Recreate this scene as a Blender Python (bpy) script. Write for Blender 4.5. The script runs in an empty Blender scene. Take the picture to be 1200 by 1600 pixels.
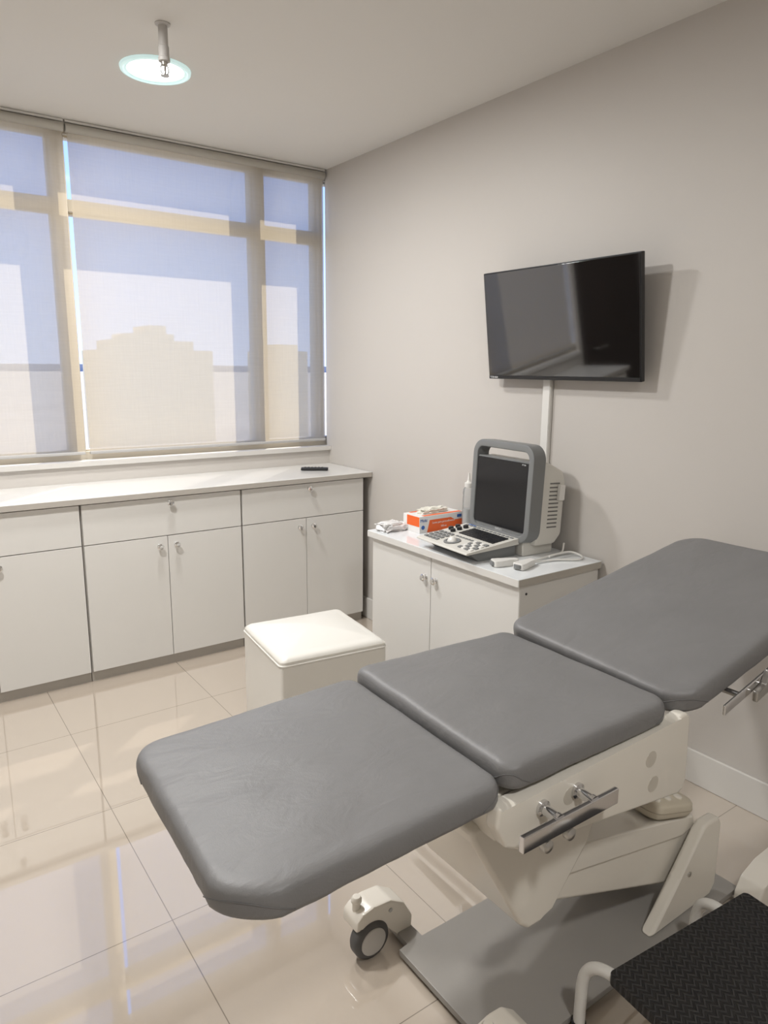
import bpy, bmesh, math, random
from mathutils import Vector, Matrix, noise
random.seed(7)
S = bpy.context.scene
COL = S.collection
S.view_settings.view_transform = 'Standard'
R = math.radians

# ------------------------------------------------------------------ camera
FPX = 1109.0
yaw, pitch, roll = R(35.6), R(11.45), 0.0088
fh = Vector((math.sin(yaw), math.cos(yaw), 0)); rh = Vector((math.cos(yaw), -math.sin(yaw), 0))
F = fh*math.cos(pitch) - Vector((0, 0, math.sin(pitch)))
U = fh*math.sin(pitch) + Vector((0, 0, math.cos(pitch)))
CR = (rh + U*roll).normalized(); CU = (U - rh*roll).normalized()
EYE = Vector((0, 0, 1.5))
def at(px, py, axis, val):
    d = F + CR*((px-600)/FPX) + CU*((800-py)/FPX)
    i = 'xyz'.index(axis)
    return EYE + d*((val-EYE[i])/d[i])
cd = bpy.data.cameras.new('camera'); cam = bpy.data.objects.new('camera', cd); COL.objects.link(cam)
m = Matrix((CR, CU, -F)).transposed().to_4x4(); m.translation = EYE
cam.matrix_world = m
cd.sensor_fit = 'AUTO'; cd.sensor_width = 36; cd.lens = FPX/1600*36; cd.clip_start = .02; cd.clip_end = 8000
S.camera = cam

# ------------------------------------------------------------------ materials
def mat(name, col, rough=.5, metal=0, nscale=0, nvar=0, bscale=0, bstr=0, coat=0, emis=None, estr=0, spec=.5, stretch=None, bdist=.002, ior=None, coat_ior=1.5):
    M = bpy.data.materials.new(name); M.use_nodes = True
    nt = M.node_tree; p = nt.nodes['Principled BSDF']
    p.inputs['Base Color'].default_value = (*col, 1); p.inputs['Roughness'].default_value = rough
    p.inputs['Metallic'].default_value = metal; p.inputs['Specular IOR Level'].default_value = spec
    if ior: p.inputs['IOR'].default_value = ior
    if coat: p.inputs['Coat Weight'].default_value = coat; p.inputs['Coat Roughness'].default_value = rough; p.inputs['Coat IOR'].default_value = coat_ior
    geo = nt.nodes.new('ShaderNodeNewGeometry')
    mp = nt.nodes.new('ShaderNodeMapping'); nt.links.new(geo.outputs['Position'], mp.inputs['Vector'])
    if stretch: mp.inputs['Scale'].default_value = stretch
    n = nt.nodes.new('ShaderNodeTexNoise'); n.inputs['Scale'].default_value = nscale or 6
    n.inputs['Detail'].default_value = 3
    nt.links.new(mp.outputs['Vector'], n.inputs['Vector'])
    mx = nt.nodes.new('ShaderNodeMix'); mx.data_type = 'RGBA'
    v = nvar or .03
    mx.inputs['A'].default_value = (*[c*(1-v) for c in col], 1); mx.inputs['B'].default_value = (*[min(1, c*(1+v)) for c in col], 1)
    nt.links.new(n.outputs['Fac'], mx.inputs['Factor']); nt.links.new(mx.outputs['Result'], p.inputs['Base Color'])
    if bstr:
        b = nt.nodes.new('ShaderNodeTexNoise'); b.inputs['Scale'].default_value = bscale
        nt.links.new(mp.outputs['Vector'], b.inputs['Vector'])
        bp = nt.nodes.new('ShaderNodeBump'); bp.inputs['Strength'].default_value = bstr; bp.inputs['Distance'].default_value = bdist
        nt.links.new(b.outputs['Fac'], bp.inputs['Height']); nt.links.new(bp.outputs['Normal'], p.inputs['Normal'])
    if emis: p.inputs['Emission Color'].default_value = (*emis, 1); p.inputs['Emission Strength'].default_value = estr
    return M

M_wall = mat('wall_paint', (.55, .519, .485), .5, nscale=1.2, nvar=.02, bscale=160, bstr=.06)
M_ceil = mat('ceiling_paint', (.74, .72, .685), .8, nscale=1, nvar=.02, bscale=120, bstr=.05)
M_base = mat('baseboard_paint', (.66, .64, .605), .4)
M_cab = mat('cabinet_laminate', (.68, .665, .635), .35, nvar=.015)
M_edge = mat('cabinet_edge', (.40, .37, .33), .5)
M_top = mat('worktop_laminate', (.70, .69, .67), .12, nvar=.02)
M_gtop = mat('cart_top_glossy', (.76, .78, .79), .05)
def vinyl():
    M = mat('grey_vinyl', (.186, .183, .183), .47, nscale=7, nvar=.09, bscale=420, bstr=.12, spec=.4)
    nt = M.node_tree; p = nt.nodes['Principled BSDF']
    bp0 = [n for n in nt.nodes if n.type == 'BUMP'][0]
    geo = [n for n in nt.nodes if n.type == 'NEW_GEOMETRY'][0]
    n = nt.nodes.new('ShaderNodeTexNoise'); n.inputs['Scale'].default_value = 14; n.inputs['Distortion'].default_value = .9; n.inputs['Detail'].default_value = 5
    mp = nt.nodes.new('ShaderNodeMapping'); mp.inputs['Scale'].default_value = (.6, 1.2, 1); mp.inputs['Rotation'].default_value = (0, 0, R(20))
    nt.links.new(geo.outputs['Position'], mp.inputs['Vector']); nt.links.new(mp.outputs['Vector'], n.inputs['Vector'])
    b2 = nt.nodes.new('ShaderNodeBump'); b2.inputs['Strength'].default_value = .25; b2.inputs['Distance'].default_value = .012
    nt.links.new(n.outputs['Fac'], b2.inputs['Height']); nt.links.new(bp0.outputs['Normal'], b2.inputs['Normal'])
    nt.links.new(b2.outputs['Normal'], p.inputs['Normal'])
    return M
M_cush = vinyl()
M_seam = mat('vinyl_seam', (.13, .128, .128), .6)
M_ivory = mat('ivory_plastic', (.76, .72, .645), .25, nscale=4, nvar=.04)
M_recess = mat('recess_plastic', (.56, .52, .45), .3)
M_plate = mat('grey_painted_steel', (.29, .275, .255), .38, nvar=.05)
M_chrome = mat('chrome', (.70, .70, .71), .09, 1)
M_dark = mat('black_plastic', (.012, .012, .013), .35)
M_tyre = mat('grey_tyre', (.085, .082, .08), .6)
M_white = mat('white_plastic', (.74, .725, .69), .35)
M_hub = mat('wheel_hub_grey', (.48, .46, .43), .4)
M_leather = mat('white_leatherette', (.74, .72, .67), .38, nscale=8, nvar=.02, bscale=300, bstr=.12)
M_wframe = mat('window_frame_paint', (.60, .55, .46), .5)
M_sill = mat('sill_paint', (.60, .58, .55), .45)
M_screen = mat('tv_glass', (.004, .004, .0045), .045, ior=1.85, coat=1, coat_ior=1.55)
M_lcd = mat('lcd_glass', (.006, .006, .008), .18)
M_ugrey = mat('scanner_grey', (.19, .195, .195), .4)
M_ulight = mat('scanner_ivory', (.64, .62, .57), .4)
M_vent = mat('vent_dark', (.05, .05, .05), .6)
M_slot = mat('vent_slot_grey', (.16, .155, .145), .6)
M_orange = mat('box_orange', (.80, .13, .02), .5)
M_boxw = mat('box_white', (.78, .77, .75), .5)
M_blue = mat('box_blue', (.03, .12, .42), .5)
M_text = mat('white_print', (.7, .7, .7), .5)
M_beige = mat('beige_plastic', (.60, .54, .43), .4)
M_groove = mat('beige_groove', (.40, .35, .27), .5)
M_steel = mat('brushed_steel', (.5, .49, .47), .3, 1)
M_crystal = mat('crystal_knob', (.82, .82, .82), .04, 1)
M_tube = mat('blind_tube_cloth', (.42, .395, .35), .7)
M_hem = mat('blind_hem_bar', (.44, .43, .42), .5)
M_facade = mat('building_facade', (.95, .76, .47), .8, nscale=.2, nvar=.05)
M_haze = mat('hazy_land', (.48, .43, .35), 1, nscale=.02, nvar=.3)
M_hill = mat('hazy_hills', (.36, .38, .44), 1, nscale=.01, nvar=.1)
M_lamp = mat('lamp_diffuser', (.9, .9, .9), .3, emis=(.92, 1, 1), estr=6)
M_ring = mat('lamp_glass_ring', (.55, .66, .65), .12, emis=(.70, .97, .96), estr=.5)  # rings glow by their own emission to imitate the lamp's halo
M_grey = mat('sprinkler_grey', (.50, .48, .46), .45)
M_door = mat('added_door_dark_wood', (.030, .018, .012), .35, nscale=5, nvar=.4, stretch=(8, 8, .6))

def floor_mat():
    M = bpy.data.materials.new('porcelain_tile'); M.use_nodes = True
    nt = M.node_tree; p = nt.nodes['Principled BSDF']
    geo = nt.nodes.new('ShaderNodeNewGeometry'); mp = nt.nodes.new('ShaderNodeMapping')
    mp.inputs['Location'].default_value = (-.522+.001+6.15, -1.716+.001+6.15, 0)
    nt.links.new(geo.outputs['Position'], mp.inputs['Vector'])
    b = nt.nodes.new('ShaderNodeTexBrick'); b.offset = 0; b.squash = 1
    b.inputs['Scale'].default_value = 1; b.inputs['Brick Width'].default_value = .615; b.inputs['Row Height'].default_value = .615
    b.inputs['Mortar Size'].default_value = .0014; b.inputs['Mortar Smooth'].default_value = .1
    b.inputs['Color1'].default_value = (.50, .43, .357, 1); b.inputs['Color2'].default_value = (.487, .418, .346, 1)
    b.inputs['Mortar'].default_value = (.22, .185, .15, 1)
    nt.links.new(mp.outputs['Vector'], b.inputs['Vector'])
    nt.links.new(b.outputs['Color'], p.inputs['Base Color'])
    p.inputs['Specular IOR Level'].default_value = 1
    p.inputs['Coat Weight'].default_value = 1; p.inputs['Coat IOR'].default_value = 2.1; p.inputs['Coat Roughness'].default_value = .012
    n = nt.nodes.new('ShaderNodeTexNoise'); n.inputs['Scale'].default_value = 2.5
    nt.links.new(geo.outputs['Position'], n.inputs['Vector'])
    mr = nt.nodes.new('ShaderNodeMapRange'); mr.inputs['To Min'].default_value = .02; mr.inputs['To Max'].default_value = .05
    nt.links.new(n.outputs['Fac'], mr.inputs['Value']); nt.links.new(mr.outputs['Result'], p.inputs['Roughness'])
    return M
M_floor = floor_mat()

def blind_mat():
    M = bpy.data.materials.new('screen_blind_fabric'); M.use_nodes = True
    nt = M.node_tree; out = nt.nodes['Material Output']; nt.nodes.remove(nt.nodes['Principled BSDF'])
    tr = nt.nodes.new('ShaderNodeBsdfTransparent'); tr.inputs['Color'].default_value = (.95, .95, 1, 1)
    tl = nt.nodes.new('ShaderNodeBsdfTranslucent'); tl.inputs['Color'].default_value = (.80, .70, .52, 1)
    df = nt.nodes.new('ShaderNodeBsdfDiffuse'); df.inputs['Color'].default_value = (.26, .24, .22, 1)
    geo = nt.nodes.new('ShaderNodeNewGeometry'); mp = nt.nodes.new('ShaderNodeMapping'); mp.inputs['Scale'].default_value = (1, 1, .06)
    nt.links.new(geo.outputs['Position'], mp.inputs['Vector'])
    n = nt.nodes.new('ShaderNodeTexNoise'); n.inputs['Scale'].default_value = 120
    nt.links.new(mp.outputs['Vector'], n.inputs['Vector'])
    mp2 = nt.nodes.new('ShaderNodeMapping'); mp2.inputs['Scale'].default_value = (.06, 1, 1)
    nt.links.new(geo.outputs['Position'], mp2.inputs['Vector'])
    n2 = nt.nodes.new('ShaderNodeTexNoise'); n2.inputs['Scale'].default_value = 120
    nt.links.new(mp2.outputs['Vector'], n2.inputs['Vector'])
    ad = nt.nodes.new('ShaderNodeMath'); ad.operation = 'ADD'; nt.links.new(n.outputs['Fac'], ad.inputs[0]); nt.links.new(n2.outputs['Fac'], ad.inputs[1])
    mr = nt.nodes.new('ShaderNodeMapRange'); mr.inputs['From Max'].default_value = 2; mr.inputs['To Min'].default_value = .13; mr.inputs['To Max'].default_value = .27
    nt.links.new(ad.outputs[0], mr.inputs['Value'])
    m1 = nt.nodes.new('ShaderNodeMixShader'); m1.inputs[0].default_value = .5
    nt.links.new(df.outputs[0], m1.inputs[1]); nt.links.new(tl.outputs[0], m1.inputs[2])
    m2 = nt.nodes.new('ShaderNodeMixShader'); nt.links.new(mr.outputs['Result'], m2.inputs[0])
    nt.links.new(m1.outputs[0], m2.inputs[1]); nt.links.new(tr.outputs[0], m2.inputs[2])
    nt.links.new(m2.outputs[0], out.inputs['Surface'])
    return M
M_blind = blind_mat()

def clear_mat(name, tint, gl, milk=0):
    M = bpy.data.materials.new(name); M.use_nodes = True
    nt = M.node_tree; out = nt.nodes['Material Output']; nt.nodes.remove(nt.nodes['Principled BSDF'])
    tr = nt.nodes.new('ShaderNodeBsdfTransparent'); tr.inputs['Color'].default_value = (*tint, 1)
    g = nt.nodes.new('ShaderNodeBsdfGlossy'); g.inputs['Roughness'].default_value = .05
    fr = nt.nodes.new('ShaderNodeLayerWeight'); fr.inputs['Blend'].default_value = gl
    mx = nt.nodes.new('ShaderNodeMixShader'); nt.links.new(fr.outputs['Fresnel'], mx.inputs[0])
    nt.links.new(tr.outputs[0], mx.inputs[1]); nt.links.new(g.outputs[0], mx.inputs[2])
    last = mx
    if milk:
        d = nt.nodes.new('ShaderNodeBsdfDiffuse'); d.inputs['Color'].default_value = (.75, .76, .75, 1)
        m2 = nt.nodes.new('ShaderNodeMixShader'); m2.inputs[0].default_value = milk
        nt.links.new(mx.outputs[0], m2.inputs[1]); nt.links.new(d.outputs[0], m2.inputs[2]); last = m2
    nt.links.new(last.outputs[0], out.inputs['Surface'])
    return M
M_glass = clear_mat('window_glass', (.97, .98, 1), .1)
M_bottle = clear_mat('clear_bottle_plastic', (.95, .96, .96), .25, .28)

def rubber_mat():
    M = bpy.data.materials.new('ribbed_black_rubber'); M.use_nodes = True
    nt = M.node_tree; p = nt.nodes['Principled BSDF']
    p.inputs['Roughness'].default_value = .38
    tc = nt.nodes.new('ShaderNodeTexCoord'); sp = nt.nodes.new('ShaderNodeSeparateXYZ'); nt.links.new(tc.outputs['Object'], sp.inputs[0])
    def math_(op, a, b_=None):
        n = nt.nodes.new('ShaderNodeMath'); n.operation = op
        for i, q in enumerate((a, b_)):
            if q is None: continue
            if isinstance(q, (int, float)): n.inputs[i].default_value = q
            else: nt.links.new(q, n.inputs[i])
        return n.outputs[0]
    tri = math_('PINGPONG', sp.outputs['X'], .012)
    yy = math_('ADD', sp.outputs['Y'], tri)
    wv = math_('PINGPONG', yy, .007)
    hgt = math_('MULTIPLY', wv, 143)
    rmp = nt.nodes.new('ShaderNodeMapRange'); rmp.inputs['From Min'].default_value = .45; rmp.inputs['From Max'].default_value = .75
    nt.links.new(hgt, rmp.inputs['Value'])
    mx = nt.nodes.new('ShaderNodeMix'); mx.data_type = 'RGBA'
    mx.inputs['A'].default_value = (.010, .010, .011, 1); mx.inputs['B'].default_value = (.036, .036, .038, 1)  # light on ridge tops and shade in grooves put into the colour
    nt.links.new(rmp.outputs['Result'], mx.inputs['Factor']); nt.links.new(mx.outputs['Result'], p.inputs['Base Color'])
    bp = nt.nodes.new('ShaderNodeBump'); bp.inputs['Strength'].default_value = 1; bp.inputs['Distance'].default_value = .003
    nt.links.new(rmp.outputs['Result'], bp.inputs['Height']); nt.links.new(bp.outputs['Normal'], p.inputs['Normal'])
    return M
M_rubber = rubber_mat()

# ------------------------------------------------------------------ mesh helpers
def NB(): return bmesh.new()
def _bev(bm, verts, b, seg):
    if b <= 0: return
    ed = {e for v in verts for e in v.link_edges}
    bmesh.ops.bevel(bm, geom=list(ed), offset=b, segments=seg, affect='EDGES', profile=.5, clamp_overlap=True)
def box(bm, x0, x1, y0, y1, z0, z1, bev=0, seg=2):
    vs = bmesh.ops.create_cube(bm, size=1)['verts']
    for v in vs:
        v.co = Vector((x0+(v.co.x+.5)*(x1-x0), y0+(v.co.y+.5)*(y1-y0), z0+(v.co.z+.5)*(z1-z0)))
    _bev(bm, vs, bev, seg)
    return bm
def prism(bm, pts, axis, a0, a1, bev=0, seg=2):
    def P(p, a):
        return {'X': (a, p[0], p[1]), 'Y': (p[0], a, p[1]), 'Z': (p[0], p[1], a)}[axis]
    A = [bm.verts.new(P(p, a0)) for p in pts]; B = [bm.verts.new(P(p, a1)) for p in pts]
    n = len(pts)
    bm.faces.new(A); bm.faces.new(B[::-1])
    for i in range(n): bm.faces.new((A[i], A[(i+1) % n], B[(i+1) % n], B[i]))
    _bev(bm, A+B, bev, seg)
    return bm
def frame_of(d):
    d = d.normalized(); a = Vector((0, 0, 1)) if abs(d.z) < .9 else Vector((1, 0, 0))
    x = d.cross(a).normalized(); return x, d.cross(x).normalized()
def lathe(bm, prof, org, axis=(0, 0, 1), seg=28, closed=False):
    org = Vector(org); ax = Vector(axis).normalized(); x, y = frame_of(ax)
    rings = []
    for r, h in prof:
        c = org + ax*h
        if r < 1e-6: rings.append([bm.verts.new(c)])
        else: rings.append([bm.verts.new(c + x*math.cos(2*math.pi*k/seg)*r + y*math.sin(2*math.pi*k/seg)*r) for k in range(seg)])
    pairs = list(zip(rings, rings[1:]))
    if closed: pairs.append((rings[-1], rings[0]))
    for a, b in pairs:
        for k in range(seg):
            k2 = (k+1) % seg
            if len(a) == 1 and len(b) == 1: continue
            if len(a) == 1: bm.faces.new((a[0], b[k], b[k2]))
            elif len(b) == 1: bm.faces.new((a[k], a[k2], b[0]))
            else: bm.faces.new((a[k], a[k2], b[k2], b[k]))
    if not closed:
        for rg in (rings[0], rings[-1]):
            if len(rg) > 1: bm.faces.new(rg)
    return bm
def cyl(bm, p0, p1, r, seg=20, bev=0):
    p0 = Vector(p0); p1 = Vector(p1); L = (p1-p0).length
    prof = [(r, 0), (r, L)] if not bev else [(r-bev, 0), (r, bev), (r, L-bev), (r-bev, L)]
    return lathe(bm, prof, p0, p1-p0, seg)
def smooth_path(pts, n=8):
    pts = [Vector(p) for p in pts]; P = [pts[0]*2-pts[1]]+pts+[pts[-1]*2-pts[-2]]; out = []
    for i in range(1, len(P)-2):
        for k in range(n):
            t = k/n; a, b, c, d = P[i-1], P[i], P[i+1], P[i+2]
            out.append(.5*((2*b)+(c-a)*t+(2*a-5*b+4*c-d)*t*t+(3*b-a-3*c+d)*t**3))
    out.append(pts[-1]); return out
def tube(bm, pts, r, seg=10, sx=1, sy=1):
    pts = [Vector(p) for p in pts]; rings = []
    d0 = (pts[1]-pts[0]).normalized(); x, y = frame_of(d0)
    for i, p in enumerate(pts):
        d = (pts[min(i+1, len(pts)-1)]-pts[max(i-1, 0)]).normalized()
        x = (x-d*x.dot(d)).normalized(); y = d.cross(x)
        rings.append([bm.verts.new(p+x*math.cos(2*math.pi*k/seg)*r*sx+y*math.sin(2*math.pi*k/seg)*r*sy) for k in range(seg)])
    for a, b in zip(rings, rings[1:]):
        for k in range(seg): bm.faces.new((a[k], a[(k+1) % seg], b[(k+1) % seg], b[k]))
    bm.faces.new(rings[0]); bm.faces.new(rings[-1]); return bm
def ring_frame(bm, outline, hw, x0, x1):
    """closed frame in a YZ plane: a section of half-width hw swept round the outline, with rounded front edges"""
    n = len(outline); loops = []
    for k in range(n):
        p = Vector(outline[k]); t = (Vector(outline[(k+1) % n])-Vector(outline[k-1])).normalized(); nn = Vector((t.y, -t.x))
        c = .45*hw
        sec = [(-hw, x1), (-hw, x0+c), (-hw+c*.3, x0+c*.3), (-hw+c, x0), (hw-c, x0), (hw-c*.3, x0+c*.3), (hw, x0+c), (hw, x1)]
        loops.append([bm.verts.new((x, p.x+nn.x*o, p.y+nn.y*o)) for o, x in sec])
    for k in range(n):
        a, b = loops[k], loops[(k+1) % n]; q = len(a)
        for j in range(q): bm.faces.new((a[j], a[(j+1) % q], b[(j+1) % q], b[j]))
    return bm
def rrect(w, h, r, n=6, cham=(0, 0, 0, 0)):
    """r: one radius, or four: (+x+y, -x+y, -x-y, +x-y); cham flattens an arc towards its chord"""
    rs = r if isinstance(r, (tuple, list)) else (r,)*4
    o = []
    for (sx, sy, a0), q, ch in zip(((1, 1, 0), (-1, 1, 90), (-1, -1, 180), (1, -1, 270)), rs, cham):
        A = Vector((q*math.cos(R(a0)), q*math.sin(R(a0)))); B = Vector((q*math.cos(R(a0+90)), q*math.sin(R(a0+90))))
        for k in range(n+1):
            a = R(a0+90*k/n); p = Vector((q*math.cos(a), q*math.sin(a))).lerp(A.lerp(B, k/n), ch)
            o.append((sx*(w/2-q)+p.x, sy*(h/2-q)+p.y))
    return o
class Cushion:
    """c.. = corners of the top plane (start-near, end-near, end-far, start-far); th = thickness below it"""
    def __init__(s, c00, c10, c11, c01, th, rad=.06, edge=.018, dome=.012, ncorner=8, cham=(0, 0, 0, 0), rough=0):
        s.c = [Vector(q) for q in (c00, c10, c11, c01)]; c = s.c
        s.n = (c[1]-c[0]).cross(c[3]-c[0]).normalized()
        if s.n.z < 0: s.n = -s.n
        s.L = (c[1]-c[0]).length; s.W = (c[3]-c[0]).length
        s.th, s.rad, s.edge, s.dome, s.nc, s.cham, s.rough = th, rad, edge, dome, ncorner, cham, rough
    def mp(s, x, y, h):
        c = s.c; u = x/s.L+.5; t = y/s.W+.5
        return c[0]*(1-u)*(1-t)+c[1]*u*(1-t)+c[2]*u*t+c[3]*(1-u)*t+s.n*h
    def jitter(s, p):
        if not s.rough: return p
        return p + s.n*s.rough*.8*noise.noise(p*9) + Vector((noise.noise(p*22+Vector((5, 0, 0))), noise.noise(p*22+Vector((0, 7, 0))), 0))*s.rough*.7
    def build(s, bm):
        o = rrect(s.L, s.W, s.rad, s.nc, s.cham); base = []
        for i in range(len(o)):
            a, b = o[i], o[(i+1) % len(o)]
            dd = math.hypot(a[0]-b[0], a[1]-b[1]); k = max(1, int(dd/.02))
            base += [(a[0]+(b[0]-a[0])*j/k, a[1]+(b[1]-a[1])*j/k) for j in range(k)]
        e, th = s.edge, s.th
        ce = [(.020, -th), (.007, -th+.003), (.002, -th+.009), (0, -th+.017), (0, -e-.006), (e*.08, -e*.75), (e*.25, -e*.42), (e*.55, -e*.17), (e, -e*.04), (e*1.5, 0)]
        rings = []
        for ins, h in ce:
            sx = (s.L/2-ins)/(s.L/2); sy = (s.W/2-ins)/(s.W/2)
            rings.append([bm.verts.new(s.mp(x*sx, y*sy, h)) for x, y in base])
        s0 = ((s.L/2-e*1.5)/(s.L/2), (s.W/2-e*1.5)/(s.W/2))
        for f in (.95, .88, .8, .7, .6, .48, .36, .24, .12, .05):
            rings.append([bm.verts.new(s.mp(x*s0[0]*f, y*s0[1]*f, s.dome*(1-f**2))) for x, y in base])
        n = len(base)
        for a, b in zip(rings, rings[1:]):
            for k in range(n): bm.faces.new((a[k], a[(k+1) % n], b[(k+1) % n], b[k]))
        bm.faces.new(rings[0]); bm.faces.new(rings[-1])
        for v in bm.verts: v.co = s.jitter(v.co.copy())
        return bm
    def seam(s, corner):
        """the stitched gather on one corner's side"""
        k = s.nc+1; arc = [Vector(p) for p in rrect(s.L, s.W, s.rad, s.nc, s.cham)[corner*k:(corner+1)*k]]
        ea, eb = [((0, -1), (-1, 0)), ((1, 0), (0, -1)), ((0, 1), (1, 0)), ((-1, 0), (0, 1))][corner]
        a, b = arc[0], arc[-1]; ea = Vector(ea); eb = Vector(eb)
        pts = [a+ea*.024, a+ea*.012]+arc+[b+eb*.012, b+eb*.024]
        m_ = len(pts)-1
        return [s.jitter(s.mp(p.x, p.y, -s.th+.012+(s.th-.032)*math.sin(math.pi*i/m_))) for i, p in enumerate(pts)]
def cushion(bm, *a, **k): return Cushion(*a, **k).build(bm)

# ------------------------------------------------------------------ object helpers
ROOT = {}
def tag(o, label=None, cat=None, group=None, kind=None):
    if label: o['label'] = label
    if cat: o['category'] = cat
    if group: o['group'] = group
    if kind: o['kind'] = kind
    return o
def thing(name, label, cat, loc=(0, 0, 0), rz=0, group=None, kind=None):
    o = bpy.data.objects.new(name, None); COL.objects.link(o)
    o.empty_display_size = .1
    o.location = loc; o.rotation_euler = (0, 0, rz)
    ROOT[o.name] = Matrix.Translation(Vector(loc)) @ Matrix.Rotation(rz, 4, 'Z')
    return tag(o, label, cat, group, kind)
def finish(bm, name, angle=42):
    bmesh.ops.recalc_face_normals(bm, faces=bm.faces)
    for f in bm.faces: f.smooth = True
    for e in bm.edges:
        if len(e.link_faces) == 2 and e.calc_face_angle(0) > R(angle): e.smooth = False
    me = bpy.data.meshes.new(name); bm.to_mesh(me); bm.free(); return me
def obj(name, bm, material, parent=None, local=False, label=None, cat=None, group=None, kind=None, flat=False):
    loc = None
    if parent is None:
        bb = [v.co for v in bm.verts]
        lo = Vector([min(v[i] for v in bb) for i in range(3)]); hi = Vector([max(v[i] for v in bb) for i in range(3)])
        loc = Vector(((lo.x+hi.x)/2, (lo.y+hi.y)/2, lo.z))
        bm.transform(Matrix.Translation(-loc))
    elif not local:
        bm.transform(ROOT[parent.name].inverted())
    me = finish(bm, name)
    if flat:
        for p in me.polygons: p.use_smooth = False
    me.materials.append(material)
    o = bpy.data.objects.new(name, me); COL.objects.link(o)
    if parent is not None: o.parent = parent; ROOT[o.name] = ROOT[parent.name]
    else: o.location = loc; ROOT[o.name] = Matrix.Translation(loc)
    if not flat:
        w = o.modifiers.new('weighted_normal', 'WEIGHTED_NORMAL'); w.keep_sharp = True
    return tag(o, label, cat, group, kind)
def lettering(text, size, origin, right, up, material, parent, local=False, name='lettering'):
    cu = bpy.data.curves.new('text_source', 'FONT'); cu.body = text; cu.size = size; cu.extrude = .0003
    cu.align_x = 'CENTER'; cu.align_y = 'CENTER'
    t = bpy.data.objects.new('text_source', cu); COL.objects.link(t)
    dg = bpy.context.evaluated_depsgraph_get(); me = bpy.data.meshes.new_from_object(t.evaluated_get(dg))
    bpy.data.objects.remove(t)
    r = Vector(right).normalized(); u = Vector(up).normalized(); n = r.cross(u)
    M = Matrix((r, u, n)).transposed().to_4x4(); M.translation = Vector(origin)
    if not local: M = ROOT[parent.name].inverted() @ M
    me.transform(M); me.materials.clear(); me.materials.append(material)
    o = bpy.data.objects.new(name, me); COL.objects.link(o); o.parent = parent
    return o

# ------------------------------------------------------------------ room shell
XR, YB, ZC = 2.34, 3.87, 2.65
XL, YF = -.95, -1.7
YO = 4.07                         # outer face of the window wall
XO = 2.60
obj('floor', box(NB(), XL-.1, XO, YF-.1, YO, -.12, 0), M_floor, kind='structure')
obj('ceiling', box(NB(), XL-.1, XO, YF-.1, YO, ZC, ZC+.15), M_ceil, kind='structure')
obj('wall_right', box(NB(), XR, XO, YF-.1, 3.905, 0, ZC), M_wall, kind='structure')
obj('wall_left', box(NB(), XL-.12, XL, YF-.1, YO, 0, ZC), M_wall, kind='structure')
obj('wall_front', box(NB(), XL, XR, YF-.12, YF, 0, ZC), M_wall, kind='structure')
b = NB(); box(b, XL, XR, YB, YO, 0, .99); box(b, XR, XO, 3.906, YO, 0, .99)
box(b, XL, -.12, YB, 3.90, .99, ZC); box(b, XL, -.50, 3.90, YO, .99, ZC); box(b, 2.47, XO, 3.906, YO, .99, ZC)
obj('wall_back', b, M_wall, kind='structure')
obj('baseboard_right', box(NB(), XR-.014, XR-.0005, YF, YB, 0, .128, .004), M_base, kind='structure')
obj('baseboard_left', box(NB(), XL+.0005, XL+.014, YF, YB, 0, .128, .004), M_base, kind='structure')
d_ = thing('added_dark_door', None, None, (-.55, YB, 0), kind='structure')  # unseen dark door, added to darken the television's reflection
obj('added_door_panel', box(NB(), -.90, -.20, YB-.03, YB-.001, .005, 2.12, .003), M_door, d_)
b = NB(); box(b, -.945, -.90, YB-.035, YB-.001, 0, 2.17, .003); box(b, -.20, -.155, YB-.035, YB-.001, 0, 2.17, .003); box(b, -.90, -.20, YB-.035, YB-.001, 2.121, 2.17, .003)
obj('added_door_frame', b, M_door, d_)
obj('added_door_handle', tube(NB(), smooth_path([(-.26, YB-.03, 1.0), (-.26, YB-.075, 1.0), (-.29, YB-.08, 1.0), (-.37, YB-.08, 1.0)], 5), .009, 10), M_steel, d_)

# window
WX0, WX1, WZ0 = -.50, 2.47, 1.015
w = thing('window_1', None, None, ((WX0+WX1)/2, YB, .99), kind='structure')
b = NB(); box(b, -.119, XR-.001, YB-.02, 3.904, .9905, WZ0); box(b, WX0, WX1, 3.904, YO, .9905, WZ0)
obj('window_sill', b, M_sill, w)
FY0, FY1 = 3.945, 4.065
b = NB()
box(b, WX0, WX1, FY0, FY1, ZC-.05, ZC-.001); box(b, WX0, WX1, FY0, FY1, WZ0, WZ0+.040)
box(b, WX0, WX0+.03, FY0, FY1, WZ0+.040, ZC-.05); box(b, WX1-.03, WX1-.001, FY0, FY1, WZ0+.040, ZC-.05)
obj('window_frame', b, M_wframe, w)
vx = [at(95, 330, 'y', FY0).x, at(408, 450, 'y', FY0).x, 2.328]
hw = [.033, .030, .013]
for x, h_ in zip(vx, hw):
    obj('mullion', box(NB(), x-h_, x+h_, FY0-.005, FY1, WZ0+.040, ZC-.05, .003), M_wframe, w)
zt = at(408, 360, 'y', FY0).z
spans = [(WX0+.03, vx[0]-hw[0]), (vx[0]+hw[0], vx[1]-hw[1]), (vx[1]+hw[1], vx[2]-hw[2]), (vx[2]+hw[2], WX1-.03)]
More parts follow.
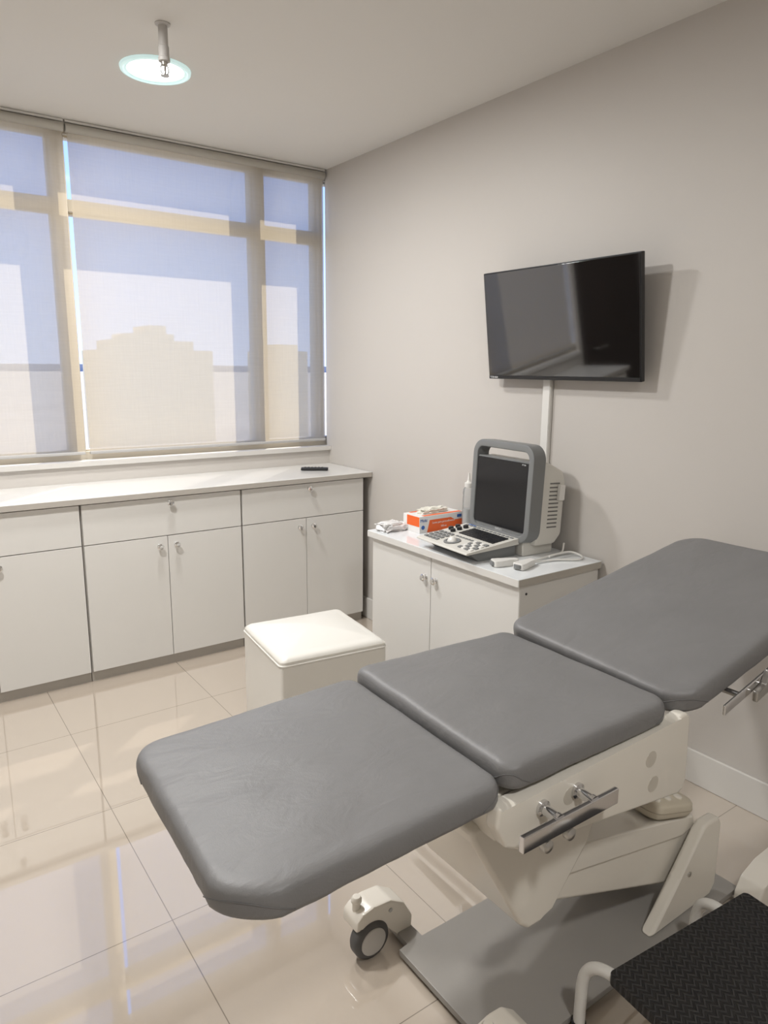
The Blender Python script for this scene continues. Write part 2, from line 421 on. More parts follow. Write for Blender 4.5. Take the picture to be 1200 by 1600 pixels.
for i, (a0, a1) in enumerate(spans):
    if i < 3: obj('transom', box(NB(), a0, a1, FY0, FY1, zt-.028, zt+.028, .003), M_wframe, w)
    for z0, z1 in (((WZ0+.040, zt-.028), (zt+.028, ZC-.05)) if i < 3 else ((WZ0+.040, ZC-.05),)):
        fr = NB()
        box(fr, a0, a0+.008, FY0+.03, FY1-.03, z0, z1); box(fr, a1-.008, a1, FY0+.03, FY1-.03, z0, z1)
        box(fr, a0+.008, a1-.008, FY0+.03, FY1-.03, z0, z0+.008); box(fr, a0+.008, a1-.008, FY0+.03, FY1-.03, z1-.008, z1)
        sash = obj('sash', fr, M_wframe, w)
        obj('glass_pane', box(NB(), a0+.006, a1-.006, 4.002, 4.006, z0+.006, z1-.006), M_glass, sash)

# roller blinds
BY = 3.892
gapx = at(118, 450, 'y', BY).x
def blind(x0, x1, label):
    t = thing('roller_blind', label, 'roller blind', ((x0+x1)/2, BY, WZ0), group='roller blinds in the window')
    obj('roller_tube', cyl(NB(), (x0-.008, BY, 2.614), (x1+.008, BY, 2.614), .021, 24, .002), M_tube, t)
    obj('blind_cassette', box(NB(), x0-.008, x1+.008, BY-.01, BY+.02, 2.637, 2.649, .002), M_white, t)
    b = NB(); v = [b.verts.new(p) for p in ((x0, BY, 1.050), (x1, BY, 1.050), (x1, BY, 2.615), (x0, BY, 2.615))]; b.faces.new(v)
    obj('blind_fabric', b, M_blind, t)
    obj('hem_bar', box(NB(), x0-.001, x1+.001, BY-.008, BY+.008, 1.047, 1.063, .004), M_hem, t)
    return t
blind(-.060, gapx-.012, 'sheer beige roller blind at left of the window, cut by the photo edge')
blind(gapx+.012, XR-.020, 'wide sheer beige roller blind covering the right window panes beside the corner')

# ------------------------------------------------------------------ outside
obj('ground', box(NB(), -4000, 5000, 30, 6000, -34, -32), M_haze, kind='structure')
b = NB(); prism(b, [(-4000, -32), (5000, -32), (5000, 9), (3200, 12), (2200, 8), (1300, 11), (600, 8), (-600, 11), (-1500, 8), (-4000, 10)], 'Y', 4500, 4700)
obj('hills', b, M_hill, kind='structure')
def building(px0, px1, pyt, Y, dep, label, extra=()):
    a = at(px0, pyt, 'y', Y); c = at(px1, pyt, 'y', Y)
    t = thing('apartment_building', label, 'building', ((a.x+c.x)/2, Y+dep/2, -32))
    zt_ = a.z
    obj('facade', box(NB(), a.x, c.x, Y, Y+dep, -32, zt_), M_facade, t)
    for i, (p0, p1, py) in enumerate(extra):
        q = at(p0, py, 'y', Y); s = at(p1, py, 'y', Y)
        obj('rooftop_block', box(NB(), q.x, s.x, Y+.1+i*.1, Y+10, zt_, q.z), M_facade, t)
        zt_ = q.z
building(168, 332, 545, 140, 20, 'large tan apartment block seen hazily through the wide blind', ((172, 302, 530), (197, 272, 520), (232, 260, 508)))
building(428, 480, 548, 190, 18, 'smaller tan building seen through the blind near the right window edge', ((432, 465, 538),))

# ------------------------------------------------------------------ wall cabinets and worktop
def knob(p, d, parent):
    p = Vector(p)
    k = obj('knob', lathe(NB(), [(.006, -.001), (.0125, 0), (.0125, .002), (.005, .004), (.005, .009), (.011, .012), (.0165, .017), (.0165, .020), (.012, .025), (.007, .026)], p, d, 10), M_crystal, parent, flat=True, label='faceted clear crystal knob')
    return k
def base_cabinet(x0, x1, label):
    t = thing('base_cabinet', label, 'cabinet', ((x0+x1)/2, 3.63, 0), group='white base cabinets under the window')
    b = NB(); box(b, x0+.0005, x1-.0005, 3.421, 3.862, .05, .876)
    obj('body', b, M_edge, t)
    obj('plinth', box(NB(), x0+.0005, x1-.0005, 3.425, 3.862, 0, .0499), M_edge, t)
    xm = (x0+x1)/2
    d = obj('drawer', box(NB(), x0+.004, x1-.004, 3.402, 3.4209, .6815, .871, .001), M_cab, t)
    knob((xm+.02, 3.402, .842), (0, -1, 0), d)
    for a0, a1, kx in ((x0+.004, xm-.0015, xm-.042), (xm+.0015, x1-.004, xm+.042)):
        d = obj('door', box(NB(), a0, a1, 3.402, 3.4209, .056, .6775, .001), M_cab, t)
        knob((kx, 3.402, .630), (0, -1, 0), d)
base_cabinet(-.065, .722, 'white base cabinet cut off by the left photo edge, under the worktop')
base_cabinet(.724, 1.516, 'white base cabinet with wide drawer in the middle of the row below the window')
base_cabinet(1.518, 2.288, 'white base cabinet at the right end of the row near the room corner')
o = obj('worktop', box(NB(), -.09, XR-.003, 3.385, YB-.001, .877, .905, .002), M_top, label='long white worktop with beige front edge over the base cabinets', cat='worktop')
obj('edge_band', box(NB(), -.085, XR-.006, 3.3835, 3.3849, .878, .9035), mat('worktop_edge', (.44, .41, .37), .4), o)

# tv remote on worktop
t = thing('remote_control', 'black television remote lying on the white worktop near the corner', 'remote control', (2.085, 3.62, .905), R(-33))
obj('body', box(NB(), -.08, .08, -.021, .021, 0, .018, .006), M_dark, t, True)
b = NB()
for i in range(6):
    for j in range(3): box(b, -.06+i*.02, -.049+i*.02, -.014+j*.011, -.006+j*.011, .0178, .0195)
obj('buttons', b, M_tyre, t, True)

# ------------------------------------------------------------------ scanner cabinet
CX0, CX1, CY0, CY1, CT = 1.852, 2.322, 1.745, 2.715, .746
t = thing('low_cabinet', 'low white two-door cabinet against the right wall carrying the ultrasound scanner', 'cabinet', ((CX0+CX1)/2, (CY0+CY1)/2, 0))
obj('body', box(NB(), CX0+.040, CX1, CY0+.022, CY1-.01, .0, CT-.031), M_cab, t)
obj('side_panel', box(NB(), CX0+.022, CX1, CY0+.004, CY0+.0218, .0, CT-.031, .001), M_cab, t)
top = obj('top', box(NB(), CX0, CX1+.004, CY0-.008, CY1+.005, CT-.030, CT, .002), M_gtop, t)
obj('edge_band', box(NB(), CX0-.0012, CX0-.0001, CY0-.006, CY1+.003, CT-.029, CT-.002), M_cab, top)
obj('edge_band', box(NB(), CX0, CX1, CY0-.0092, CY0-.0081, CT-.029, CT-.002), mat('cart_edge', (.45, .42, .37), .4), top)
ym = 2.265
for a0, a1, ky in ((CY0+.006, ym-.0015, ym-.035), (ym+.0015, CY1-.012, ym+.035)):
    d = obj('door', box(NB(), CX0+.020, CX0+.0395, a0, a1, .04, CT-.033, .001), M_cab, t)
    knob((CX0+.020, ky, .615), (-1, 0, 0), d)
for z in (.68, .30):
    obj('screw_cap', lathe(NB(), [(.0, .0), (.005, 0), (.005, .0015), (0, .002)], (CX0+.055, CY0+.004, z), (0, -1, 0), 12), M_vent, t)

# ultrasound scanner
t = thing('ultrasound_scanner', 'portable grey ultrasound scanner with carry handle and fold-down keyboard on low cabinet', 'ultrasound machine', (1.985, 2.120, CT), R(-4))
KL, KR = -.140, .206               # near and far side of the keyboard
YK = .026
KH = .011
kb = obj('keyboard_panel', prism(NB(), [(-.152, .027+KH), (-.155, .031+KH), (-.150, .036+KH), (.115, .066+KH), (.118, .040+KH)], 'Y', KL, KR, .0025), M_ulight, t, True)
obj('keyboard_base', prism(NB(), [(-.075, 0), (-.125, .029+KH), (.118, .0395+KH), (.118, 0)], 'Y', KL+.020, KR-.024, .002), M_ugrey, t, True)
def kz(x): return .036+KH+(x+.150)*(.030/.265)
def key(name, x, y, sx, sy, h, m_, lab=None):
    y += YK
    b = NB(); box(b, x-sx/2, x+sx/2, y-sy/2, y+sy/2, -.001, h, .001, 1)
    for v in b.verts: v.co.z += kz(v.co.x)
    return obj(name, b, m_, kb, True, label=lab)
for r_ in range(5):
    for c_ in range(13):
        key('key', .074-r_*.0175, -.136+c_*.0174, .0145, .0145, .004, M_dark, 'small black key')
for c_ in range(12):
    key('function_button', .098, -.142+c_*.0265, .010, .018, .003, M_ugrey)
for r_ in range(4):
    for c_ in range(4):
        key('square_button', -.038-r_*.026, -.146+c_*.023, .017, .017, .005, M_white if (r_+c_) % 2 else M_ugrey)
for r_ in range(4):
    for c_ in range(4):
        key('round_button', -.040-r_*.026, .080+c_*.025, .016, .018, .005, M_ugrey)
for c_ in range(6):
    key('function_button', -.034, -.050+c_*.020, .010, .014, .003, M_ugrey)
obj('trackball_ring', lathe(NB(), [(.036, -.002), (.036, .004), (.027, .006), (.024, .003)], (-.092, .008+YK, kz(-.092)), (-.112, 0, .99), 28), M_ugrey, kb, True)
obj('trackball', lathe(NB(), [(.022, .0), (.0195, .008), (.014, .015), (.006, .019), (0, .02)], (-.092, .008+YK, kz(-.092)), (-.112, 0, .99), 20), M_white, kb, True)
for x, y in ((.065, .118), (.030, .118), (-.005, .118), (.048, .152), (.010, .152)):
    obj('dial', lathe(NB(), [(.012, 0), (.0115, .012), (.009, .014), (0, .014)], (x, y+YK, kz(x)-.001), (-.112, 0, .99), 18), M_dark, kb, True)
tilt = Matrix.Translation((.125, 0, .06)) @ Matrix.Rotation(R(2.5), 4, 'Y') @ Matrix.Translation((-.125, 0, -.06))
def tl(bm): bm.transform(tilt); return bm
outl = [(y, z+.257) for y, z in rrect(.352, .374, .046, 7)]
dense = []
for i in range(len(outl)):
    a, c = outl[i], outl[(i+1) % len(outl)]; k = max(1, int(math.hypot(a[0]-c[0], a[1]-c[1])/.05))
    dense += [(a[0]+(c[0]-a[0])*j/k, a[1]+(c[1]-a[1])*j/k) for j in range(k)]
fr_ = obj('carry_frame', tl(ring_frame(NB(), dense, .0155, .114, .178)), M_ugrey, t, True, label='grey front frame whose top forms the carry handle')
bz = obj('front_bezel', tl(prism(NB(), [(y, z+.232) for y, z in rrect(.330, .316, .008)], 'X', .124, .174, .003)), M_ugrey, t, True)
obj('screen', tl(prism(NB(), [(y, z+.242) for y, z in rrect(.319, .284, .006)], 'X', .1205, .1245)), M_lcd, bz, True)
rear = obj('rear_housing', tl(prism(NB(), [(.170, .045), (.170, .385), (.21, .392), (.295, .355), (.314, .31), (.314, .09), (.28, .05)], 'Y', -.178, .178, .012)), M_ulight, t, True)
obj('foot_block', box(NB(), .13, .295, -.15, .15, 0, .062, .006), M_ulight, t, True)
for zz in range(12):
    obj('vent_slot', tl(box(NB(), .226, .280, -.1790, -.1775, .12+zz*.0165, .126+zz*.0165)), M_slot, rear, True)
obj('probe_port', tl(box(NB(), .268, .298, -.196, -.178, .235, .30, .004)), M_white, rear, True)
lettering('SAEVO', .014, tilt @ Vector((.1233, 0, .088)), (0, -1, 0), tilt.to_3x3() @ Vector((0, 0, 1)), M_text, bz, True)
lettering('FP 3N', .009, tilt @ Vector((.1203, -.130, .376)), (0, -1, 0), tilt.to_3x3() @ Vector((0, 0, 1)), M_text, bz, True)
key('brand_strip', .110, .13, .006, .05, .001, M_blue)

# probes with cables
def probe(x, y, a, label, path):
    t = thing('ultrasound_probe', label, 'ultrasound probe', (x, y, CT), a, group='probes lying on the low cabinet')
    prof = [(-.055, .010), (-.05, .015), (-.03, .015), (-.005, .018), (.02, .025), (.045, .025), (.052, .020), (.052, -.020), (.045, -.025), (.02, -.025), (-.005, -.018), (-.03, -.015), (-.05, -.015), (-.055, -.010)]
    obj('body', prism(NB(), prof, 'Z', .001, .026, .006, 3), M_white, t, True)
    obj('lens', prism(NB(), [(.0515, .018), (.059, .013), (.062, 0), (.059, -.013), (.0515, -.018)], 'Z', .006, .022, .003), M_ugrey, t, True)
    b = tube(NB(), smooth_path([Vector(p) for p in path], 8), .0042, 8)
    obj('cable', b, M_white, t)
probe(1.950, 1.908, R(160), 'white ultrasound probe lying nearest the scanner keyboard', [(2.000, 1.890, .759), (2.05, 1.875, .755), (2.12, 1.882, .752), (2.20, 1.888, .755), (2.26, 1.89, .758), (2.29, 1.905, .79)])
probe(1.995, 1.843, R(190), 'white ultrasound probe lying nearest the front corner of the cabinet', [(2.048, 1.853, .759), (2.09, 1.853, .753), (2.17, 1.838, .752), (2.25, 1.790, .752), (2.295, 1.815, .754), (2.28, 1.858, .764), (2.21, 1.862, .766), (2.15, 1.860, .764)])

# gel bottle
bx, by = 2.262, 2.470
t = thing('squeeze_bottle', 'clear plastic gel squeeze bottle with pointed nozzle between glove box and scanner', 'bottle', (bx, by, CT))
obj('bottle_body', lathe(NB(), [(0, 0), (.025, 0), (.028, .004), (.028, .15), (.0265, .165), (.028, .175), (.026, .195), (.018, .207), (.015, .21)], (bx, by, CT), seg=24), M_bottle, t)
obj('gel', lathe(NB(), [(0, .003), (.0255, .004), (.0255, .10), (0, .101)], (bx, by, CT), seg=20), mat('clear_gel', (.60, .61, .60), .2), t)
obj('cap', lathe(NB(), [(.019, .205), (.020, .208), (.020, .225), (.012, .230), (.007, .24), (.004, .272), (0, .273)], (bx, by, CT), seg=20), M_white, t)

# glove box
gx0, gx1, gy0, gy1, gh = 2.010, 2.275, 2.522, 2.648, .078
t = thing('glove_box', 'orange and white cardboard glove box with a glove poking out, on low cabinet', 'box', ((gx0+gx1)/2, (gy0+gy1)/2, CT))
obj('carton', box(NB(), gx0, gx1, gy0, gy1, CT, CT+gh, .0015), M_boxw, t)
pr = NB()
prism(pr, [(gx0+.045, CT+.001), (gx1-.001, CT+.001), (gx1-.001, CT+.044), (gx1-.05, CT+.044), (gx1-.075, CT+.058), (gx0+.06, CT+.058)], 'Y', gy0-.0008, gy0-.0001)
box(pr, gx0-.0008, gx0-.0001, gy0+.002, gy1-.03, CT+.03, CT+gh-.002)
box(pr, gx0+.03, gx1-.005, gy0+.003, gy0+.025, CT+gh+.0001, CT+gh+.0008); box(pr, gx0+.03, gx1-.005, gy1-.02, gy1-.002, CT+gh+.0001, CT+gh+.0008)
obj('orange_print', pr, M_orange, t)
pr = NB(); cyl(pr, (gx0+.020, gy0-.0001, CT+.026), (gx0+.020, gy0-.0009, CT+.026), .010, 20)
box(pr, gx1-.036, gx1-.008, gy0-.0009, gy0-.0001, CT+.053, CT+.067)
obj('blue_print', pr, M_blue, t)
lettering('Multi', .020, (gx0+.024, gy0-.0012, CT+.058), (1, 0, 0), (0, 0, 1), M_blue, t)
lettering('Luvas para procedimento', .0135, (gx0+.145, gy0-.0012, CT+.043), (1, 0, 0), (0, 0, 1), M_boxw, t)
lettering('100 un', .013, (gx0+.145, gy0-.0012, CT+.022), (1, 0, 0), (0, 0, 1), M_boxw, t)
def crumple(center, size, pw, amp, fr, seed):
    b = NB(); bmesh.ops.create_icosphere(b, subdivisions=5, radius=1)
    for v in b.verts:
        c = v.co.copy(); sg = lambda q: math.copysign(abs(q)**pw, q)
        k = 1+amp*noise.noise(c*fr+Vector((seed, 0, 0)))+amp*.6*abs(noise.noise(c*fr*2.3+Vector((0, seed, 0))))
        v.co = Vector([center[i]+sg(c[i])*size[i]*k for i in range(3)])
    return b
obj('glove', crumple(((gx0+gx1)/2-.005, (gy0+gy1)/2, CT+gh+.006), (.066, .026, .016), .8, .65, 2.4, 3), mat('latex_glove', (.80, .78, .70), .5), t)
# tissue pack
pk = crumple((1.945, 2.655, CT+.018), (.060, .042, .019), .5, .38, 2.6, 9)
for v in pk.verts: v.co.z = max(v.co.z, CT)
obj('tissue_pack', pk, mat('plastic_wrap', (.76, .75, .74), .2, bscale=60, bstr=.8), label='crumpled white plastic tissue pack at the far left corner of the low cabinet', cat='tissue pack')

# ------------------------------------------------------------------ television, raceway
TX, TT = 2.245, R(7.5)
dx_ = .0295
c1 = at(757, 426, 'x', TX-dx_); c2 = at(1002, 394, 'x', TX-dx_); c3 = at(762, 592, 'x', TX+dx_); c4 = at(1002, 597, 'x', TX+dx_)
ty0, ty1 = (c2.y+c4.y)/2, (c1.y+c3.y)/2
tz0, tz1 = (c3.z+c4.z)/2, (c1.z+c2.z)/2
tzc = (tz0+tz1)/2; hh = (tz1-tz0)/2/math.cos(TT)
tz0, tz1 = tzc-hh, tzc+hh
TM = Matrix.Translation((TX, 0, tzc)) @ Matrix.Rotation(-TT, 4, 'Y') @ Matrix.Translation((-TX, 0, -tzc))
def tv(bm): bm.transform(TM); return bm
t = thing('television', 'black flat television mounted on the right wall above the scanner', 'television', (TX, (ty0+ty1)/2, tz0))
obj('casing', tv(box(NB(), TX+.002, TX+.022, ty0, ty1, tz0, tz1, .003)), M_dark, t)
obj('screen', tv(box(NB(), TX-.0005, TX+.0019, ty0+.006, ty1-.006, tz0+.016, tz1-.006, .0005)), M_screen, t)
obj('rear_housing', tv(box(NB(), TX+.022, TX+.045, ty0+.12, ty1-.12, tz0+.13, tz1-.10, .006)), M_dark, t)
obj('wall_bracket', box(NB(), XR-.06, XR-.0005, (ty0+ty1)/2-.12, (ty0+ty1)/2+.12, 1.63, 1.79, .002), M_vent, t)
obj('bottom_trim', tv(box(NB(), TX-.0012, TX+.0018, ty0+.004, ty1-.004, tz0+.001, tz0+.015, .0008)), M_dark, t)
lettering('TOSHIBA', .012, TM @ Vector((TX-.0016, ty1-.035, tz0+.008)), (0, -1, 0), TM.to_3x3() @ Vector((0, 0, 1)), M_text, t)
rp = at(857, 640, 'x', XR)
t = thing('cable_raceway', 'white vertical cable cover on the wall between television and scanner', 'cable cover', (XR, rp.y, CT))
obj('channel', box(NB(), XR-.018, XR-.0005, rp.y-.022, rp.y+.022, .747, 1.55, .003), M_white, t)
obj('channel_lid', box(NB(), XR-.0205, XR-.0181, rp.y-.019, rp.y+.019, .747, 1.55, .001), M_white, t)

# ------------------------------------------------------------------ pouf
t = thing('pouf', 'square white leatherette pouf stool standing before the low cabinet', 'stool', (1.362, 2.392, 0), R(-6.5))
obj('body', box(NB(), -.2225, .2225, -.2175, .2175, .0, .420, .012, 3), M_leather, t, True)
obj('seat', cushion(NB(), (-.224, -.219, .450), (.224, -.219, .450), (.224, .219, .450), (-.224, .219, .450), .034, rad=.026, edge=.026, dome=.026, ncorner=6, rough=.002), M_leather, t, True)
loop = [(x*1.004, y*1.004, .4190) for x, y in rrect(.445, .435, .02, 5)]
loop.append(loop[0])
obj('piping', tube(NB(), loop, .0038, 8), M_leather, t, True)

# ------------------------------------------------------------------ exam chair
t = thing('examination_chair', 'grey vinyl reclining examination chair on white base in the foreground', 'examination chair', (1.3, 1.1, 0))
K = t
TH = .058
q1 = Cushion((.330, .832, .741), (.890, .840, .747), (.908, 1.396, .747), (.352, 1.378, .741), TH, (.030, .055, .085, .035), .018, .006, 8, (0, 0, .38, .2), .0026)
q2 = Cushion((.895, .838, .767), (1.437, .848, .755), (1.437, 1.388, .757), (.913, 1.403, .767), TH, (.03, .03, .035, .04), .018, .006, 8, (0, 0, .2, .2), .0024)
q3 = Cushion((1.446, .826, .755), (2.235, .795, .953), (2.235, 1.326, .953), (1.439, 1.396, .777), TH+.006, (.070, .045, .065, .070), .018, .006, 8, (.2, .1, .3, .2), .0024)
for nm, q, cs in (('leg_cushion', q1, (1, 2, 3)), ('seat_cushion', q2, (2, 3)), ('back_cushion', q3, (2, 3, 0))):
    cu_ = obj(nm, q.build(NB()), M_cush, K)
    for c_ in cs:
        obj('corner_seam', tube(NB(), q.seam(c_), .0011, 6), M_seam, cu_)
obj('leg_board', box(NB(), .40, .87, .92, 1.31, .662, .681, .004), M_ivory, K)
obj('leg_board_stop', box(NB(), .405, .46, 1.0, 1.06, .637, .6619, .008), M_ivory, K)
obj('back_board', prism(NB(), [(1.50, .688), (2.12, .837), (2.12, .859), (1.50, .710)], 'Y', .90, 1.27, .004), M_ivory, K)
obj('seat_frame', box(NB(), .90, 1.44, .873, 1.345, .59, .695, .006), M_ivory, K)
prof = [(.866, .698), (.862, .655), (.890, .605), (.930, .583), (1.47, .505), (1.492, .512), (1.502, .535), (1.495, .698), (1.480, .714), (1.452, .714), (1.438, .698)]
for y0, y1 in ((.834, .868), (1.346, 1.378)):
    sp = obj('side_panel', prism(NB(), prof, 'Y', y0, y1, .008, 3), M_ivory, K)
    if y0 < 1:
        for px_, pz_ in ((1.345, .640), (1.362, .572), (1.068, .652)):
            obj('recess_cap', lathe(NB(), [(.0, .0006), (.0195, .0006), (.0205, -.001)], (px_, y0, pz_), (0, -1, 0), 24), M_recess, sp)
hs = obj('housing', prism(NB(), [(.875, .60), (.878, .575), (1.035, .300), (1.06, .278), (1.105, .278), (1.135, .30), (1.25, .415), (1.34, .60)], 'Y', .915, 1.245, .02, 3), M_ivory, K)
obj('lift_arm', prism(NB(), [(1.10, .30), (1.12, .395), (1.30, .375), (1.74, .272), (1.77, .22), (1.75, .10), (1.66, .098)], 'Y', .945, 1.215, .012, 3), M_ivory, K)
obj('lift_arm_cover', prism(NB(), [(1.12, .352), (1.12, .405), (1.30, .386), (1.745, .282), (1.76, .245), (1.70, .235)], 'Y', .938, 1.222, .006, 2), M_ivory, K)
for y0, y1 in ((.895, .930), (1.23, 1.262)):
    br = obj('pivot_bracket', prism(NB(), [(1.515, .030), (1.80, .030), (1.825, .06), (1.822, .255), (1.805, .278), (1.745, .280), (1.725, .268), (1.64, .155)], 'Y', y0, y1, .01, 3), M_ivory, K)
    if y0 < 1:
        obj('pivot_bolt', lathe(NB(), [(.007, -.001), (.007, .003), (0, .004)], (1.675, .895, .155), (0, -1, 0), 12), M_steel, br)
obj('base_plate', prism(NB(), [(.955, .866), (1.90, .866), (1.90, 1.25), (1.03, 1.25), (1.03, 1.345), (.985, 1.345), (.985, 1.25), (.955, 1.25)], 'Z', .012, .030, .002), M_plate, K)
def caster(x, y, s, ext=0, zs=1):
    """x,y: wheel centre; s = -1 foot end / +1 head end; ext: longer inner arm"""
    f = lambda dx: x - s*dx
    h = obj('caster_housing', prism(NB(), [(px, pz*zs) for px, pz in [(f(-.050), .088), (f(-.047), .120), (f(-.030), .136), (f(.005), .144), (f(.045+ext*.6), .140), (f(.080+ext), .112), (f(.108+ext), .060), (f(.106+ext), .016), (f(.066+ext*.5), .016), (f(.060), .060), (f(.034), .094), (f(-.01), .100)]], 'Y', y-.036, y+.036, .008, 2), M_ivory, K)
    wx = x + s*.004
    prof = [(.012, -.020), (.040, -.020), (.049, -.017), (.053, -.010), (.053, .010), (.049, .017), (.040, .020), (.012, .020)]
    wh = obj('caster_wheel', lathe(NB(), prof, (wx, y-.024, .053), (0, 1, 0), 36), M_tyre, h)
    obj('wheel_cap', lathe(NB(), [(.037, -.001), (.037, .003), (.034, .0055), (.012, .007), (0, .007)], (wx, y-.043, .053), (0, -1, 0), 32), M_hub, h)
    obj('brake_knob', lathe(NB(), [(.011, .12*zs), (.011, .150*zs), (.014, .153*zs), (.0145, .161*zs), (.010, .168*zs), (0, .169*zs)], (f(-.028), y, 0), (0, 0, 1), 16), M_ivory, h)
    obj('housing_screw', lathe(NB(), [(.006, 0), (.006, .002), (0, .0025)], (f(.055), y-.036, .112*zs), (0, -1, 0), 10), M_steel, h)
caster(.905, 1.332, -1, .022)
caster(.930, .872, -1)
caster(2.045, .818, 1, .09, .82)
caster(2.045, 1.240, 1, .09, .82)
# chrome accessory rail, near side
rl = obj('accessory_rail', box(NB(), .882, 1.160, .784, .796, .627, .661, .002), M_chrome, K, label='chrome accessory rail on the near side')
for x in (.985, 1.088):
    obj('rail_post', lathe(NB(), [(.017, 0), (.017, .010), (.011, .013), (.011, .040), (.013, .042), (.013, .050)], (x, .838, .658), (0, -1, -.06), 20), M_chrome, rl)
for x in (.955, 1.02):
    obj('clamp_knob', lathe(NB(), [(.010, 0), (.013, .004), (.013, .016), (.006, .02), (0, .021)], (x, .802, .611), (0, -1, 0), 16), M_steel, rl)
    obj('clamp_bolt', lathe(NB(), [(.006, 0), (.006, .02), (0, .021)], (x, .797, .611), (0, 0, 1), 10), M_chrome, rl)
# rail at the back rest
r2 = obj('back_rail', prism(NB(), [(1.56, .702), (2.02, .812), (2.02, .836), (1.56, .726)], 'Y', .788, .796, .002), M_chrome, K, label='chrome rail under the backrest')
for x, z in ((1.64, .728), (1.95, .802)):
    obj('rail_post', cyl(NB(), (x, .792, z), (x, .91, z+.0), .008, 14), M_chrome, r2)
obj('rail_clamp', prism(NB(), [(1.675, .708), (1.735, .724), (1.74, .771), (1.722, .781), (1.715, .744), (1.675, .736)], 'Y', .772, .7875, .004), M_steel, r2)

# control handset on the lift arm
hx, hy, hz = 1.655, .985, .327
t = thing('control_handset', 'beige push-button control handset resting on the examination chair lift arm', 'remote control', (hx, hy, hz-.006), R(-6))
hq = Cushion((-.088, -.056, .054), (.088, -.056, .014), (.088, .056, .014), (-.088, .056, .054), .044, rad=.038, edge=.012, dome=.004, ncorner=6)
obj('body', hq.build(NB()), M_beige, t, True)
gl = [hq.mp(x*1.003, y*1.004, -.022) for x, y in rrect(hq.L, hq.W, .038, 6)]; gl.append(gl[0])
obj('seam_groove', tube(NB(), gl, .0014, 6), M_groove, t, True)
for i in range(3):
    for j in range(2):
        x = -.050+i*.044
        obj('button', lathe(NB(), [(.012, -.003), (.012, .002), (.010, .004), (0, .0045)], (x, -.022+j*.042, .0365-x*.227), (.22, 0, 1), 14), M_ivory, t, True)

# ------------------------------------------------------------------ step stool
t = thing('step_stool', 'low step stool with black ribbed rubber tread and white tube legs', 'step stool', (1.351, .583, 0), R(-5))
obj('tread', prism(NB(), rrect(.474, .30, .012, 4), 'Z', .236, .262, .004), M_rubber, t, True)
obj('tray', prism(NB(), rrect(.450, .276, .01, 4), 'Z', .222, .2359, .002), M_white, t, True)
for sx in (-1, 1):
    for sy in (-1, 1):
        x = sx*.185
        pth = [(x, sy*.02, .208), (x, sy*.13, .208), (x+sx*.006, sy*.19, .206), (x+sx*.012, sy*.228, .185), (x+sx*.016, sy*.245, .145), (x+sx*.016, sy*.248, .08), (x+sx*.016, sy*.248, .022)]
        lg = obj('leg', tube(NB(), smooth_path(pth, 6), .0135, 14), M_white, t, True)
        obj('foot_cap', lathe(NB(), [(.015, 0), (.017, .002), (.0165, .028), (.0138, .03)], (x+sx*.016, sy*.248, 0), (0, 0, 1), 16), M_dark, lg, True)
obj('stretcher', cyl(NB(), (-.2, -.246, .09), (.2, -.246, .09), .010, 12), M_white, t, True)

# ------------------------------------------------------------------ ceiling light and sprinkler
def downlight(x, y, label, watt, col, size=.2):
    t = thing('ceiling_light', label, 'ceiling light', (x, y, ZC))
    obj('trim_ring', lathe(NB(), [(.121, -.001), (.121, -.010), (.124, -.013), (.129, -.013), (.134, -.010), (.136, 0)], (x, y, ZC), seg=48, closed=True), M_ring, t)
    obj('glass_ring', lathe(NB(), [(.108, -.002), (.109, -.007), (.113, -.009), (.119, -.0085), (.1205, -.002)], (x, y, ZC), seg=48, closed=True), M_ring, t)
    obj('diffuser', lathe(NB(), [(0, -.012), (.04, -.011), (.08, -.008), (.1, -.0055), (.1078, -.003), (.1078, -.0005), (0, -.0005)], (x, y, ZC), seg=48), M_lamp, t)
    ld = bpy.data.lights.new('downlight_lamp', 'AREA'); ld.shape = 'DISK'; ld.size = size; ld.energy = watt; ld.color = col
    l = bpy.data.objects.new('downlight_lamp', ld); COL.objects.link(l); l.location = (x, y, ZC-.022)
    return t
lp = at(243, 108, 'z', ZC)
downlight(lp.x, lp.y, 'round recessed glass ceiling light glowing cool white near the window', 26, (1, .995, .98))
downlight(.28, 2.35, 'round recessed ceiling light just outside the left photo edge', 41, (1, .99, .97), .22)
downlight(.55, -.45, 'added round ceiling light behind the camera, unseen fill for the room', 27, (1, .985, .955), .26)  # invented fixture out of view, added as soft fill light
sx_, sy_ = .950, 2.655
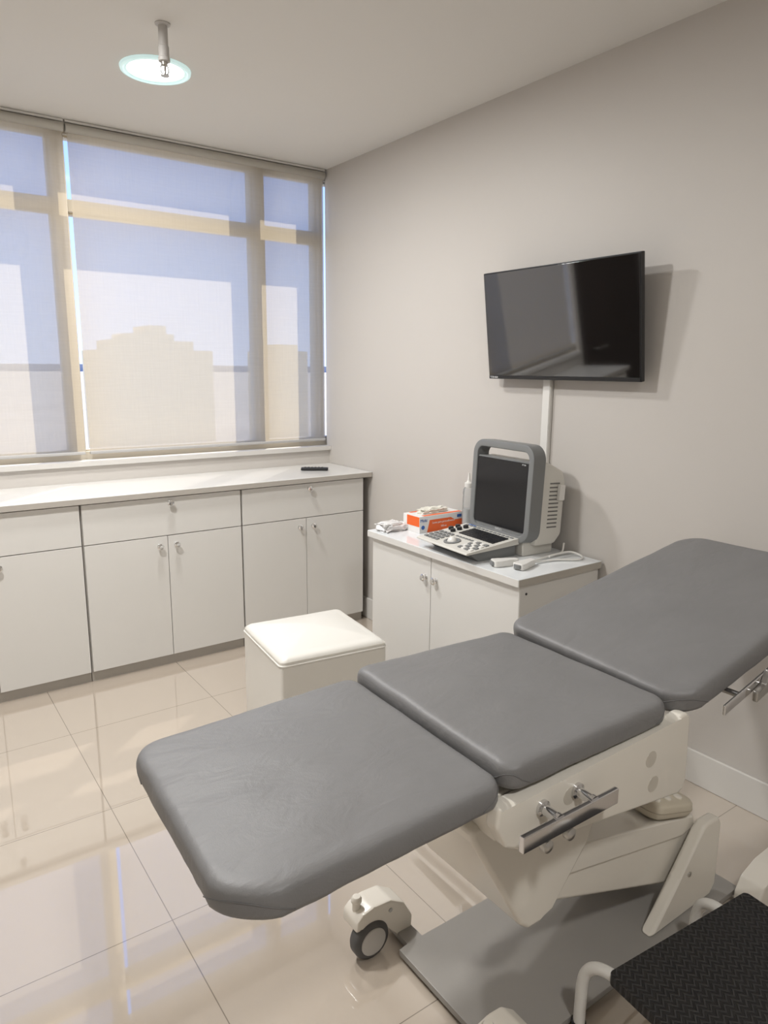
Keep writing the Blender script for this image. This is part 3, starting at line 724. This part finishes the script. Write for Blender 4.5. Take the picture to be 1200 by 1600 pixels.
t = thing('fire_sprinkler', 'white pendent fire sprinkler on the ceiling in front of the round light', 'fire sprinkler', (sx_, sy_, ZC))
obj('escutcheon', lathe(NB(), [(.026, .001), (.026, -.004), (.018, -.008), (.0165, -.009)], (sx_, sy_, ZC), seg=24), M_grey, t)
obj('pipe', lathe(NB(), [(.016, -.006), (.016, -.070), (.018, -.072), (.018, -.105), (.020, -.107), (.020, -.118), (.013, -.120)], (sx_, sy_, ZC), seg=24), M_grey, t)
hd = obj('sprinkler_head', lathe(NB(), [(.011, -.118), (.011, -.130), (.006, -.134), (.004, -.160)], (sx_, sy_, ZC), seg=16), M_steel, t)
b = NB()
for s in (-1, 1):
    tube(b, smooth_path([(sx_+s*.008, sy_, ZC-.126), (sx_+s*.014, sy_, ZC-.140), (sx_+s*.012, sy_, ZC-.153), (sx_, sy_, ZC-.162)], 5), .002, 8)
obj('yoke', b, M_steel, hd)
obj('deflector', lathe(NB(), [(0, -.161), (.015, -.161), (.015, -.1635), (0, -.1645)], (sx_, sy_, ZC), seg=16), M_steel, hd)

# ------------------------------------------------------------------ sun and sky
sd = bpy.data.lights.new('sun', 'SUN'); sd.energy = 8; sd.angle = R(.6); sd.color = (1, .91, .75)
so = bpy.data.objects.new('sun', sd); COL.objects.link(so); so.location = (5, 10, 12)
so.rotation_euler = Vector((-.55, -.52, -.85)).to_track_quat('-Z', 'Y').to_euler()
W = bpy.data.worlds.new('sky'); S.world = W; W.use_nodes = True
nt = W.node_tree; bg = nt.nodes['Background']
tc = nt.nodes.new('ShaderNodeTexCoord'); sep = nt.nodes.new('ShaderNodeSeparateXYZ'); rp_ = nt.nodes.new('ShaderNodeValToRGB')
nt.links.new(tc.outputs['Generated'], sep.inputs[0]); nt.links.new(sep.outputs['Z'], rp_.inputs[0])
rp_.color_ramp.elements[0].position = 0; rp_.color_ramp.elements[0].color = (.54, .66, .92, 1)
rp_.color_ramp.elements[1].position = .35; rp_.color_ramp.elements[1].color = (.18, .35, .82, 1)
nt.links.new(rp_.outputs[0], bg.inputs['Color']); bg.inputs['Strength'].default_value = 2.1
